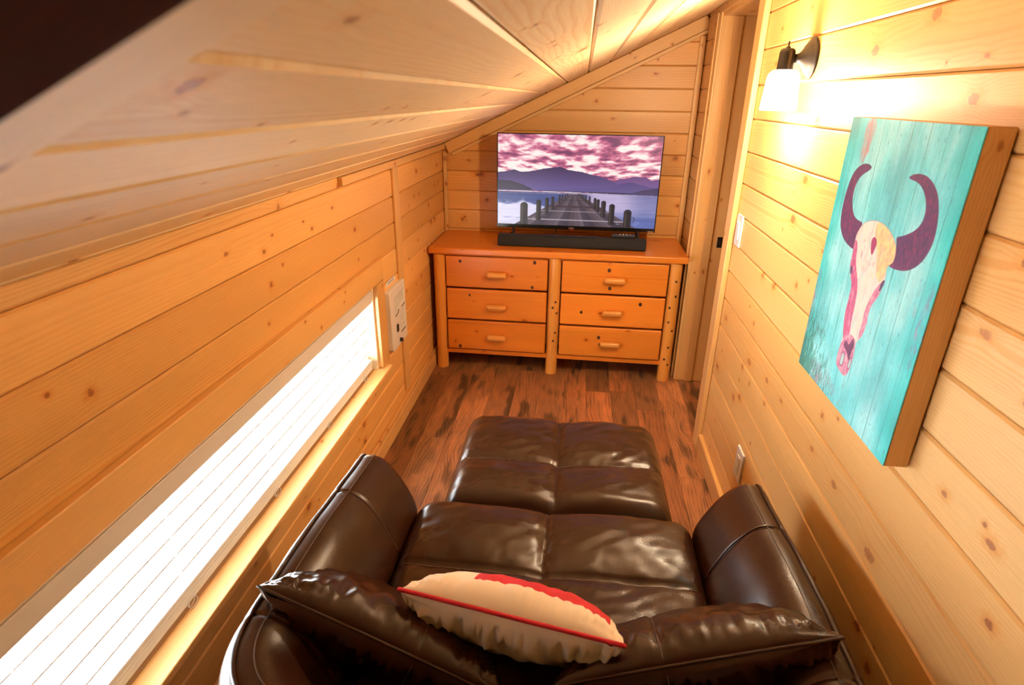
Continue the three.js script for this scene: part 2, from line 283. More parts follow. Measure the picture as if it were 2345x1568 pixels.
/* ---------- window blind ---------- */
{ const zc = (WZ0 + WZ1) / 2, L = WZ1 - WZ0 - 0.075;
  const t = thing('window_blind', 'white horizontal slat blind lowered in the long low window', 'blind', [-0.045, WY0, zc]);
  put(part('valance', boardGeo(0.014, 0.048, L + 0.03, 2, 0.003), mat({ color: lin(0.74, 0.68, 0.6), roughness: 0.5 }), t), 0.041, 0.327, 0);
  put(part('head_rail', new RoundedBoxGeometry(0.05, 0.038, L, 1, 0.003), M.white, t), 0.004, 0.331, 0);
  const sg = (() => { const s = new THREE.Shape(), n = 6, w = 0.025, th = 0.0045, a = [], b = []; for (let i = 0; i <= n; i++) { const x = lerp(-w, w, i / n), y = 0.0022 * (1 - (x / w) ** 2); a.push([x, y]); b.unshift([x, y - th]); } [...a, ...b].forEach(([x, y], i) => i ? s.lineTo(x, y) : s.moveTo(x, y)); const g = new THREE.ExtrudeGeometry(s, { depth: L, bevelEnabled: false, steps: 1 }); g.translate(0, 0, -L / 2); return g; })();
  for (let k = 0; k < 5; k++) { const m = put(part('slat', sg, M.slat, t), 0, 0.091 + k * 0.051, 0); m.rotation.z = 0.20 + (R() - 0.5) * 0.05; }
  put(part('bottom_rail', new RoundedBoxGeometry(0.052, 0.014, L, 2, 0.004), M.slat, t), 0.004, 0.0165, 0);
  for (let k = 0; k < 6; k++) put(part('slat', sg, M.slat, t), 0.005 + 0.001 * (k % 2), 0.030 + k * 0.0049, 0);
  for (const dz of [-0.76, -0.4, -0.02, 0.38, 0.74]) {
    for (const x of [-0.022, 0.028]) put(part('ladder_cord', new THREE.CylinderGeometry(0.0009, 0.0009, 0.3, 5), M.cord, t), x, 0.17, dz);
    const pts = []; for (let i = 0; i <= 24; i++) { const a = i / 24 * Math.PI * 4; pts.push(V(0.034 + 0.004 * Math.sin(a * 0.5), 0.012 + 0.011 * Math.cos(a), dz + 0.016 * Math.sin(a) * (1 - 0.25 * i / 24))); }
    part('cord_loop', new THREE.TubeGeometry(new THREE.CatmullRomCurve3(pts), 40, 0.0009, 5), M.cord, t); } }

/* ---------- log dresser ---------- */
const DH = 0.723;
{ const t = thing('log_dresser', 'orange pine log dresser with six drawers under the television', 'dresser', [0.703, 0, 0.235], -0.008);
  const w = 1.386, fz = 0.241, px = [-0.640, 0, 0.640], kn = () => { const g = new THREE.SphereGeometry(0.0065, 8, 6); g.scale(1, 1.1, 0.35); return g; }, knotM = mat({ color: lin(0.07, 0.022, 0.008), roughness: 0.5 });
  const topG = boardGeo(w, 0.036, 0.466, 0, 0.008, 3); put(part('top', topG, DRESS[1], t), 0, DH - 0.018, 0.008);
  const logG = (rt, rb, h) => { const g = new THREE.CylinderGeometry(rt, rb, h, 28, 24), p = g.attributes.position, uv = g.attributes.uv;
    for (let i = 0; i < p.count; i++) { const x = p.getX(i), y = p.getY(i), z = p.getZ(i), r = Math.hypot(x, z); if (r > 0.02) { const k = 1 + 0.06 * N(x * 26 + rt * 400, y * 7, z * 26) + 0.02 * N(x * 60, y * 30, z * 60); p.setX(i, x * k); p.setZ(i, z * k); } uv.setXY(i, (y + rt * 31) / 2, uv.getX(i) * 0.11 + ROW * (Math.round(rt * 4000) % 7) + 0.007); }
    g.computeVertexNormals(); return g; };
  px.forEach((x, i) => { const m = put(part('leg', logG(0.034 - i * 0.0007, 0.032 + i * 0.0006, 0.685), HANDLE[[2, 0, 4][i]], t), x, 0.3425, fz - 0.045);
    const spots = [[], [[0.5, -0.25], [0.35, 0.3], [0.62, 0.1], [-0.1, 0.2], [0.2, -0.4]], [[0.1, 0.75], [0.4, -0.1], [-0.35, 0.05], [0.12, -0.4], [-0.3, -0.62], [0.35, -0.72], [0.3, 0.5], [-0.45, 0.3]]][i];
    for (const [a, b] of spots) { const q = part('knot', kn(), knotM, m); q.position.set(Math.sin(a) * 0.0335, b * 0.33, Math.cos(a) * 0.0335); q.rotation.y = a; } });
  for (const x of [px[0], px[2]]) put(part('leg', logG(0.032, 0.032, 0.685), DRESS[0], t), x, 0.3425, -0.19);
  for (const x of [px[0], px[2]]) put(part('side_panel', boardGeo(0.018, 0.56, 0.33, 1, 0.002), DRESS[2], t), x, 0.40, -0.0);
  put(part('back_panel', boardGeo(1.25, 0.56, 0.008, 0, 0.001), DRESS[3], t), 0, 0.40, -0.185);
  for (const s of [-1, 1]) {
    const cx = s * 0.32, dw = 0.562;
    put(part('bottom_rail', boardGeo(dw + 0.03, 0.026, 0.03, 0, 0.003), DRESS[1], t), cx, 0.106, fz - 0.048);
    put(part('top_rail', boardGeo(dw + 0.03, 0.02, 0.03, 0, 0.003), DRESS[3], t), cx, 0.676, fz - 0.052);
    for (let k = 0; k < 3; k++) {
      const y = 0.214 + k * 0.187, d = put(part('drawer', boardGeo(dw, 0.176, 0.022, 0, 0.007, 3), DRESS[[1, 2, 5, 0, 6, 3][k + (s > 0 ? 3 : 0)]], t), cx, y, fz - 0.03);
      const hg = new THREE.CapsuleGeometry(0.0175, 0.082, 6, 18); hg.rotateZ(Math.PI / 2);
      { const p = hg.attributes.position, uv = hg.attributes.uv; for (let i = 0; i < p.count; i++) { const x = p.getX(i); if (Math.abs(x) > 0.045) p.setX(i, Math.sign(x) * (0.045 + (Math.abs(x) - 0.045) * 0.9)); uv.setXY(i, x / 2 + R() * 0.0004 + k * 0.2, Math.atan2(p.getY(i), p.getZ(i)) * 0.0175 + 0.06); } hg.computeVertexNormals(); }
      put(part('handle', hg, HANDLE[k], d), 0.004, -0.002 - 0.002 * k, 0.033);
      for (const hx of [-0.035, 0.035]) { const pg = new THREE.CylinderGeometry(0.007, 0.007, 0.03, 8); pg.rotateX(Math.PI / 2); put(part('handle_post', pg, TRIM[1], d), 0.004 + hx, -0.004, 0.02); }
      const ks = { '-1': [[[-0.21, -0.07]], [[-0.15, 0.055]], [[-0.2, 0.06], [0.21, 0.07], [0.2, -0.07]]], '1': [[[-0.05, -0.01], [-0.06, 0.03]], [[-0.165, -0.012], [0.15, 0.05]], [[-0.03, 0.045], [-0.02, -0.055]]] }[s][k];
      for (const [a, b] of ks) { const q = part('knot', kn(), knotM, d); q.position.set(a, b, 0.0105); q.scale.setScalar(1.1 + R() * 0.7); q.scale.z = 0.5; }
    } } }

/* ---------- television ---------- */
const tvTex = canvasTex(1280, 720, (c, w, h) => {
  const im = c.createImageData(w, h), d = im.data;
  const fb = (x, y, s) => N(x, y, s) + 0.5 * N(x * 2.1, y * 2.1, s + 3) + 0.27 * N(x * 4.3, y * 4.3, s + 7) + 0.14 * N(x * 9, y * 9, s + 11);
  for (let j = 0; j < h; j++) for (let i = 0; i < w; i++) {
    const u = i / w, v = j / h; let r, g, b;
    if (v < 0.62) {
      const pers = 1 / (0.75 - v * 0.75), x = (u - 0.4) * 7 * pers * 0.75, y = v * 8 * pers * 0.9;
      let n = fb(x, y, 2.4) + 0.16 - 0.35 * smooth(v, 0.26, 0.42) * (1 - smooth(u, 0.55, 0.85)) - 0.25 * gauss(v - 0.08, 0.07) * (1 - smooth(u, 0.1, 0.3)) + 0.1 * smooth(u, 0.5, 1);
      const t = smooth(n, -0.28, 0.34), q = smooth(n, 0.1, 0.75);
      r = lerp(255, lerp(208, 122, q), t); g = lerp(236, lerp(106, 66, q), t); b = lerp(230, lerp(140, 100, q), t);
    } else {
      const f = (v - 0.6) / 0.4, n = fb(u * 4 + 9, v * 26, 5) * 0.5, s = smooth(u, 0.52, 0.62) * (1 - 0.5 * smooth(u, 0.75, 0.95)) * (1 - smooth(v, 0.78, 0.95)) * 0.7;
      const refl = smooth(fb(u * 7 + 2, v * 9, 8) + (1 - smooth(u, 0.18, 0.36)) * smooth(v, 0.70, 0.80) * 1.25 - 0.45, -0.1, 0.5) * smooth(v, 0.66, 0.76);
      r = lerp(lerp(62, 96, f), 232, Math.max(s, refl * 0.9)) + n * 26; g = lerp(lerp(74, 110, f), 222, Math.max(s * 0.9, refl * 0.92)) + n * 26; b = lerp(lerp(128, 172, f), 236, Math.max(s, refl)) + n * 26;
      const shore = gauss(v - 0.625, 0.012) * (1 - smooth(u, 0.5, 0.7)) * 0.8; r = lerp(r, 240, shore); g = lerp(g, 205, shore); b = lerp(b, 215, shore);
    }
    const k = (j * w + i) * 4; d[k] = clamp(r, 0, 255); d[k + 1] = clamp(g, 0, 255); d[k + 2] = clamp(b, 0, 255); d[k + 3] = 255;
  }
  c.putImageData(im, 0, 0);
  const ridge = (pts, base, c0, c1, y0, s) => {
    c.beginPath(); c.moveTo(0, base * h); for (let i = 0; i <= 320; i++) { const u = i / 320; let k = 0; while (k < pts.length - 2 && pts[k + 1][0] < u) k++; const [ua, va] = pts[k], [ub, vb] = pts[k + 1]; const f = clamp((u - ua) / (ub - ua), 0, 1); c.lineTo(u * w, (lerp(va, vb, f) + 0.006 * N(u * 40, s) + 0.003 * N(u * 130, s)) * h); }
    c.lineTo(w, base * h); c.closePath(); const g = c.createLinearGradient(0, y0 * h, 0, base * h); g.addColorStop(0, c0); g.addColorStop(1, c1); c.fillStyle = g; c.fill(); };
  ridge([[0, 0.6], [0.72, 0.5], [0.76, 0.455], [0.8, 0.45], [0.85, 0.425], [0.92, 0.43], [0.955, 0.465], [1, 0.45]], 0.61, '#6d4b7c', '#7a63a0', 0.43, 1);
  ridge([[0, 0.415], [0.06, 0.40], [0.1, 0.38], [0.145, 0.405], [0.2, 0.4], [0.29, 0.365], [0.39, 0.34], [0.45, 0.375], [0.525, 0.39], [0.59, 0.42], [0.64, 0.432], [0.68, 0.458], [0.73, 0.49], [0.8, 0.58], [1, 0.62]], 0.615, '#453358', '#6a5d9a', 0.34, 2);
  ridge([[0, 0.62], [0.7, 0.56], [0.78, 0.50], [0.84, 0.49], [0.9, 0.52], [1, 0.55]], 0.615, '#51437a', '#63598f', 0.48, 3);
  ridge([[0, 0.5], [0.08, 0.505], [0.15, 0.54], [0.2, 0.575], [0.23, 0.61], [1, 0.63]], 0.608, '#3a3347', '#3d3850', 0.5, 4);
  ridge([[0, 0.64], [0.82, 0.62], [0.9, 0.575], [1, 0.545]], 0.625, '#42395d', '#4b446c', 0.55, 5);
  // pier
  const quad = (p, f) => { c.fillStyle = f; c.beginPath(); p.forEach(([a, b], i) => i ? c.lineTo(a * w, b * h) : c.moveTo(a * w, b * h)); c.closePath(); c.fill(); };
  const L = (f) => lerp(0.455, 0.11, f), Rr = (f) => lerp(0.515, 0.88, f), Y = (f) => lerp(0.64, 1.0, f);
  quad([[L(0), Y(0)], [Rr(0), Y(0)], [Rr(1), Y(1)], [L(1), Y(1)]], '#463c49');
  for (let k = 0; k < 22; k++) quad([[lerp(L(0), Rr(0), k / 22), Y(0)], [lerp(L(0), Rr(0), (k + 0.86) / 22), Y(0)], [lerp(L(1), Rr(1), (k + 0.9) / 22), 1], [lerp(L(1), Rr(1), k / 22), 1]], ['#54464f', '#4a3f4c', '#5d4f58', '#433a47', '#665963'][(k * 7) % 5]);
  for (const [f, t, col] of [[0.18, 0.006, '#332b38'], [0.37, 0.02, '#37303d'], [0.40, 0.008, '#5b3540'], [0.53, 0.007, '#9a8f9c'], [0.8, 0.012, '#a79ba6']]) quad([[L(f), Y(f)], [Rr(f), Y(f)], [Rr(f) + t, Y(f) + t], [L(f) - t, Y(f) + t]], col);
  const post = (u, a, b, pw) => { c.fillStyle = '#2e2930'; c.beginPath(); c.moveTo((u - pw / 2) * w, b * h); c.lineTo((u - pw / 2) * w, (a + pw * 0.55) * h); c.lineTo((u - pw * 0.3) * w, (a + pw * 0.15) * h); c.lineTo(u * w, a * h); c.lineTo((u + pw * 0.3) * w, (a + pw * 0.15) * h); c.lineTo((u + pw / 2) * w, (a + pw * 0.55) * h); c.lineTo((u + pw / 2) * w, b * h); c.fill();
    c.fillStyle = '#4f463f'; c.fillRect((u - pw * 0.36) * w, (a + pw * 0.75) * h, pw * 0.22 * w, (b - a - pw * 0.8) * h); c.fillStyle = '#1f1b22'; c.fillRect((u - pw / 2) * w, (a + pw * 0.95) * h, pw * w, pw * 0.14 * h); };
  for (const q of [[0.445, 0.63, 0.665, 0.007], [0.43, 0.635, 0.70, 0.009], [0.412, 0.64, 0.72, 0.01], [0.395, 0.65, 0.745, 0.012], [0.352, 0.67, 0.82, 0.019], [0.316, 0.685, 0.872, 0.023], [0.264, 0.71, 0.945, 0.031], [0.17, 0.742, 1.0, 0.048], [0.512, 0.628, 0.66, 0.006], [0.522, 0.63, 0.67, 0.007], [0.533, 0.635, 0.69, 0.008], [0.546, 0.64, 0.71, 0.009], [0.56, 0.646, 0.73, 0.011], [0.584, 0.656, 0.75, 0.013], [0.618, 0.67, 0.80, 0.017], [0.638, 0.685, 0.835, 0.021], [0.673, 0.70, 0.888, 0.03], [0.727, 0.733, 0.973, 0.035], [0.827, 0.79, 1.0, 0.048]]) post(...q);
  c.strokeStyle = '#cfc8d0'; c.lineWidth = 2; c.beginPath(); c.arc(0.235 * w, 0.93 * h, 12, 0, 5); c.stroke(); c.beginPath(); c.arc(0.77 * w, 0.95 * h, 12, 0, 5); c.stroke(); c.strokeStyle = '#33303a'; c.lineWidth = 5; c.beginPath(); c.arc(0.858 * w, 0.90 * h, 16, -2, 1.6); c.stroke();
});
{ const t = thing('television', 'flat television showing a wooden pier under pink clouds', 'television', [0.794, DH + 0.002, 0.19], -0.012);
  const w = 0.892, h = 0.512, y0 = 0.064;
  put(part('body', new RoundedBoxGeometry(w - 0.06, h - 0.08, 0.045, 2, 0.012), M.blackPlastic, t), 0, y0 + h / 2, -0.03);
  put(part('bezel', new RoundedBoxGeometry(w, h, 0.016, 2, 0.003), M.blackGloss, t), 0, y0 + h / 2, 0);
  const s = put(part('screen', new RoundedBoxGeometry(w - 0.012, h - 0.027, 0.002, 1, 0.0008), mat({ color: 0x050505, roughness: 0.3, emissive: 0xffffff, emissiveMap: tvTex, emissiveIntensity: 0.98 }), t), 0, y0 + h / 2 + 0.0085, 0.0085);
  { const p = s.geometry.attributes.position, uv = s.geometry.attributes.uv; for (let i = 0; i < p.count; i++) uv.setXY(i, p.getX(i) / (w - 0.012) + 0.5, p.getY(i) / (h - 0.027) + 0.5); }
  const lg = put(part('logo_tag', new THREE.BoxGeometry(0.03, 0.009, 0.003), M.silver, t), -0.02, y0 + 0.008, 0.009); lg.userData.label = 'small silver tag below the screen';
  put(part('standby_light', new THREE.BoxGeometry(0.012, 0.004, 0.004), mat({ color: 0x300000, emissive: 0xff1010, emissiveIntensity: 0.7 }), t), -0.016, y0 - 0.001, 0.004);
  put(part('corner_sticker', new THREE.BoxGeometry(0.03, 0.006, 0.002), M.silver, t), w / 2 - 0.025, y0 + 0.005, 0.009);
  for (const x of [-0.35, 0.35]) { for (const k of [-1, 1]) { const a = new THREE.CatmullRomCurve3([V(x, y0 + 0.012, -0.006), V(x + k * 0.006, y0 * 0.55, k * 0.03), V(x + k * 0.022, 0.0105, k * 0.085)]); part('foot', new THREE.TubeGeometry(a, 10, 0.0068, 8), M.blackPlastic, t); } }
  const cb = new THREE.CatmullRomCurve3([V(-0.08, y0 + 0.1, -0.056), V(-0.1, y0, -0.075), V(-0.12, 0.006, -0.05), V(-0.1, 0.005, 0.02)]); part('cable', new THREE.TubeGeometry(cb, 24, 0.003, 6), M.blackPlastic, t); }
{ const t = thing('soundbar', 'long black cloth soundbar on the dresser before the television', 'soundbar', [0.779, DH, 0.352], -0.012);
  const s = new THREE.Shape(); const hw = 0.032, hh = 0.062; s.moveTo(-hw, 0.008); s.quadraticCurveTo(-hw, 0, -hw + 0.008, 0); s.lineTo(hw - 0.01, 0); s.quadraticCurveTo(hw + 0.002, 0.006, hw, 0.026); s.quadraticCurveTo(hw - 0.004, hh, hw - 0.028, hh); s.lineTo(-hw + 0.012, hh); s.quadraticCurveTo(-hw, hh, -hw, hh - 0.012);
  const g = new THREE.ExtrudeGeometry(s, { depth: 0.778, bevelEnabled: true, bevelThickness: 0.012, bevelSize: 0.006, bevelOffset: -0.006, bevelSegments: 4, curveSegments: 10 }); g.translate(0, 0, -0.389); g.rotateY(Math.PI / 2);
  g.scale(1, 1, -1); { const ix = g.index; const p = g.attributes.position; if (!ix) { const a = p.array; for (let i = 0; i < p.count; i += 3) for (let c = 0; c < 3; c++) { const q = a[(i + 1) * 3 + c]; a[(i + 1) * 3 + c] = a[(i + 2) * 3 + c]; a[(i + 2) * 3 + c] = q; } } g.computeVertexNormals(); }
  { const p = g.attributes.position, uv = g.attributes.uv; for (let i = 0; i < p.count; i++) uv.setXY(i, p.getX(i) * 12, (p.getY(i) + p.getZ(i)) * 12); }
  part('body', g, M.blackCloth, t);
  put(part('top_panel', new RoundedBoxGeometry(0.3, 0.002, 0.03, 1, 0.0008), M.blackGloss, t), 0, 0.0625, -0.004); }
{ const t = thing('remote_control', 'small black remote lying on the right end of the soundbar', 'remote', [1.06, DH + 0.063, 0.332], 0.03);
  part('body', new RoundedBoxGeometry(0.125, 0.014, 0.034, 2, 0.004), M.blackPlastic, t).position.y = 0.0072;
  for (let k = 0; k < 8; k++) put(part('button', new THREE.CylinderGeometry(0.0032, 0.0035, 0.003, 8), k === 6 ? M.red : M.white, t), -0.02 + (k >> 1) * 0.018, 0.0148, k % 2 ? 0.007 : -0.007); }

/* ---------- wall heater with label ---------- */
{ const hw = 0.222, hh = 0.283, t = thing('wall_heater', 'cream electric fan heater panel set into the knee wall', 'heater', [T, 0.557, 1.086], Math.PI / 2);
  const body = new THREE.Shape(), r = 0.014, x = hw / 2, y = hh / 2; body.moveTo(-x + r, -y); body.lineTo(x - r, -y); body.quadraticCurveTo(x, -y, x, -y + r); body.lineTo(x, y - r); body.quadraticCurveTo(x, y, x - r, y); body.lineTo(-x + r, y); body.quadraticCurveTo(-x, y, -x, y - r); body.lineTo(-x, -y + r); body.quadraticCurveTo(-x, -y, -x + r, -y);
  const P = (u, v) => [(u - 0.5) * hw, (0.5 - v) * hh];
  const g1 = [[0.25, 0.15], [0.89, 0.13], [0.89, 0.33], [0.58, 0.35], [0.45, 0.42], [0.25, 0.45]], g2 = [[0.9, 0.45], [0.7, 0.46], [0.57, 0.52], [0.51, 0.60], [0.52, 0.72], [0.56, 0.8], [0.9, 0.8]];
  for (const G of [g1, g2]) { const hpath = new THREE.Path(); G.forEach(([u, v], i) => i ? hpath.lineTo(...P(u, v)) : hpath.moveTo(...P(u, v))); hpath.closePath(); body.holes.push(hpath); }
  part('cover', new THREE.ExtrudeGeometry(body, { depth: 0.018, bevelEnabled: true, bevelThickness: 0.006, bevelSize: 0.005, bevelOffset: -0.005, bevelSegments: 3, curveSegments: 6 }), M.whitePlastic, t);
  put(part('inner_plate', new THREE.BoxGeometry(hw - 0.02, hh - 0.02, 0.004), mat({ color: lin(0.30, 0.22, 0.12), roughness: 0.5, metalness: 0.3 }), t), 0, 0, 0.005);
  const span = (G, v) => { const xs = []; G.forEach(([u0, v0], i) => { const [u1, v1] = G[(i + 1) % G.length]; if ((v0 - v) * (v1 - v) < 0) xs.push(u0 + (u1 - u0) * (v - v0) / (v1 - v0)); }); return xs.length > 1 ? [Math.min(...xs), Math.max(...xs)] : null; };
  for (const [G, a, b, n] of [[g1, 0.16, 0.44, 11], [g2, 0.47, 0.79, 13]]) for (let k = 0; k < n; k++) { const v = lerp(a, b, k / (n - 1)), s = span(G, v); if (!s) continue; const [xa, yy] = P(s[0], v), [xb] = P(s[1], v); const m = put(part('grille_bar', new THREE.BoxGeometry(xb - xa + 0.006, 0.0034, 0.008), M.whitePlastic, t), (xa + xb) / 2, yy, 0.016); m.rotation.x = 0.35; }
  for (const [u0, v0, u1, v1] of [[0.7, 0.405, 0.91, 0.395], [0.27, 0.463, 0.44, 0.44], [0.44, 0.44, 0.5, 0.40], [0.58, 0.815, 0.9, 0.808]]) { const [xa, ya] = P(u0, v0), [xb, yb] = P(u1, v1), m = put(part('slot', new THREE.BoxGeometry(Math.hypot(xb - xa, yb - ya), 0.004, 0.002), M.blackPlastic, t), (xa + xb) / 2, (ya + yb) / 2, 0.0242); m.rotation.z = Math.atan2(yb - ya, xb - xa); }
  { const [a, b] = P(0.33, 0.67); put(part('rocker_switch', new RoundedBoxGeometry(0.02, 0.034, 0.008, 1, 0.002), M.blackPlastic, t), a, b, 0.026); }
  { const [a, b] = P(0.47, 0.915), g = new THREE.CylinderGeometry(0.009, 0.01, 0.014, 18); g.rotateX(Math.PI / 2); put(part('thermostat_knob', g, M.blackPlastic, t), a, b, 0.029); }
  for (const [u, v] of [[0.33, 0.585], [0.33, 0.76], [0.36, 0.83]]) { const [a, b] = P(u, v); put(part('marking', new THREE.BoxGeometry(0.004, 0.004, 0.0008), M.blackPlastic, t), a, b, 0.0241); }
  const l = thing('warning_label', 'small white paper label stuck above the wall heater', 'label', [T + 0.0008, 0.722, 1.105], Math.PI / 2);
  part('paper', new THREE.BoxGeometry(0.13, 0.02, 0.001), M.white, l); for (let k = 0; k < 3; k++) put(part('print_line', new THREE.BoxGeometry(0.085, 0.0016, 0.0004), mat({ color: lin(0.25, 0.24, 0.24) }), l), 0, 0.004 - k * 0.004, 0.0006); }

/* ---------- switch and outlet on the right wall ---------- */
function plate(name, label, cat, y, z, sw) {
  const t = thing(name, label, cat, [W - T, y, z], -Math.PI / 2);
  part('cover_plate', new RoundedBoxGeometry(0.076, 0.118, 0.007, 2, 0.0025), M.white, t).position.z = 0.0036;
  if (sw) { const m = put(part('paddle', new RoundedBoxGeometry(0.033, 0.066, 0.006, 1, 0.002), M.white, t), 0, 0, 0.0085); m.rotation.x = 0.06; }
  else { const f = put(part('socket', new RoundedBoxGeometry(0.033, 0.066, 0.004, 1, 0.0015), M.white, t), 0, 0, 0.0078); for (const s of [-1, 1]) for (const k of [-1, 1]) put(part('slot', new THREE.BoxGeometry(0.0016, 0.006, 0.001), M.blackPlastic, f), k * 0.0055, s * 0.018, 0.0018); }
  return t;
}
plate('light_switch', 'white rocker light switch beside the door casing', 'switch', 1.022, 1.215, true);
plate('power_outlet', 'white power outlet low on the right wall near the armrest', 'outlet', 0.298, 1.705, false);

/* ---------- wall lamp ---------- */
{ const t = thing('wall_lamp', 'dark bronze wall lamp with glowing white glass shade', 'lamp', [W - T, 1.588, 1.645], -Math.PI / 2);
  const lat = (pts, seg = 40) => new THREE.LatheGeometry(pts.map(([a, b]) => new THREE.Vector2(a, b)), seg);
  const bp = lat([[0, 0], [0.054, 0], [0.055, 0.003], [0.053, 0.007], [0.047, 0.009], [0.044, 0.012], [0.036, 0.018], [0.026, 0.024], [0.017, 0.031], [0.012, 0.038], [0.011, 0.046], [0, 0.046]]); bp.rotateX(Math.PI / 2); part('back_plate', bp, M.bronze, t);
  const ax = 0.066; // distance of the lamp axis from the wall
  put(part('socket_cup', lat([[0, 0.027], [0.013, 0.027], [0.0185, 0.024], [0.0205, 0.017], [0.0215, -0.02], [0.022, -0.03], [0.0205, -0.033], [0, -0.033]]), M.bronze, t), 0, -0.002, ax);
  put(part('finial', lat([[0, 0.017], [0.0022, 0.016], [0.0025, 0.004], [0.006, 0.002], [0.007, -0.003], [0, -0.003]], 16), M.bronze, t), 0, 0.026, ax);
  const pr = [[0.020, -0.028], [0.032, -0.031], [0.0405, -0.04], [0.0435, -0.053], [0.0455, -0.08], [0.0475, -0.105], [0.0495, -0.133]], th = 0.0025;
  const shadeG = lat([...pr, ...pr.slice().reverse().map(([a, b]) => [a - th, b - 0.001])]);
  const sh = put(part('lamp_shade', shadeG, mat({ color: lin(0.9, 0.88, 0.82), roughness: 0.4, emissive: lin(1, 0.86, 0.62), emissiveIntensity: 7 }), t), 0, 0, ax); sh.castShadow = false; sh.userData.label = 'frosted white glass shade glowing';
  const bulb = put(part('bulb', new THREE.SphereGeometry(0.02, 20, 14), mat({ color: lin(0.9, 0.85, 0.75), emissive: lin(1, 0.8, 0.5), emissiveIntensity: 12 }), t), 0, -0.085, ax); bulb.castShadow = false;
  const p = new THREE.PointLight(LAMP_COLOR, LAMP_POWER); p.name = 'lamp_light'; p.position.set(0, -0.092, ax); p.castShadow = true; p.shadow.radius = 1.4; p.shadow.mapSize.set(1024, 1024); p.shadow.bias = -0.002; t.add(p); }

/* ---------- canvas print ---------- */
const A = {
  hl: [[0.307,0.154],[0.271,0.146],[0.212,0.15],[0.155,0.172],[0.122,0.208],[0.108,0.254],[0.101,0.305],[0.112,0.359],[0.139,0.396],[0.203,0.427],[0.289,0.439],[0.336,0.437],[0.32,0.415],[0.325,0.379],[0.347,0.339],[0.321,0.338],[0.263,0.336],[0.221,0.316],[0.191,0.284],[0.182,0.246],[0.2,0.205],[0.245,0.18],[0.286,0.168]],
  hr: [[0.62,0.161],[0.634,0.151],[0.672,0.142],[0.732,0.14],[0.79,0.154],[0.839,0.178],[0.869,0.212],[0.892,0.256],[0.9,0.302],[0.888,0.343],[0.855,0.382],[0.804,0.41],[0.748,0.424],[0.683,0.431],[0.64,0.428],[0.678,0.408],[0.673,0.382],[0.663,0.353],[0.647,0.336],[0.69,0.327],[0.742,0.308],[0.781,0.287],[0.8,0.259],[0.796,0.228],[0.77,0.197],[0.729,0.174],[0.687,0.164]],
  sk: [[0.349,0.34],[0.408,0.321],[0.471,0.312],[0.551,0.317],[0.618,0.337],[0.664,0.36],[0.678,0.389],[0.674,0.417],[0.633,0.434],[0.652,0.466],[0.644,0.509],[0.631,0.538],[0.599,0.572],[0.59,0.609],[0.601,0.642],[0.588,0.691],[0.558,0.719],[0.548,0.741],[0.556,0.776],[0.556,0.824],[0.547,0.856],[0.517,0.871],[0.493,0.862],[0.443,0.861],[0.415,0.851],[0.412,0.807],[0.422,0.754],[0.422,0.715],[0.386,0.677],[0.387,0.61],[0.387,0.555],[0.354,0.535],[0.324,0.505],[0.32,0.469],[0.328,0.436],[0.309,0.399],[0.32,0.371]],
  pinkL: [[0.309,0.399],[0.348,0.41],[0.366,0.478],[0.437,0.534],[0.461,0.609],[0.461,0.674],[0.483,0.724],[0.433,0.769],[0.386,0.677],[0.387,0.61],[0.387,0.555],[0.324,0.505],[0.32,0.469]],
  pinkR: [[0.652,0.466],[0.644,0.509],[0.631,0.538],[0.599,0.572],[0.59,0.609],[0.601,0.642],[0.588,0.691],[0.558,0.719],[0.561,0.654],[0.555,0.61],[0.569,0.563],[0.601,0.511]],
  cream: [[0.471,0.312],[0.551,0.317],[0.618,0.337],[0.664,0.36],[0.678,0.389],[0.674,0.417],[0.633,0.434],[0.647,0.467],[0.606,0.502],[0.55,0.456],[0.539,0.408],[0.472,0.362]],
  eyeR: [[0.651,0.473],[0.628,0.487],[0.621,0.523],[0.637,0.515],[0.654,0.49]], eyeL: [[0.33,0.494],[0.359,0.497],[0.36,0.524],[0.339,0.522]],
  spot: [[0.457,0.373],[0.489,0.363],[0.514,0.38],[0.507,0.402],[0.495,0.429],[0.473,0.412]],
  nose: [[0.456,0.743],[0.499,0.757],[0.506,0.736],[0.523,0.716],[0.546,0.741],[0.533,0.774],[0.534,0.813],[0.493,0.779],[0.446,0.775]],
  slot1: [[0.455,0.787],[0.487,0.8],[0.482,0.847],[0.446,0.845]], slot2: [[0.539,0.782],[0.557,0.8],[0.551,0.836],[0.527,0.825]],
};
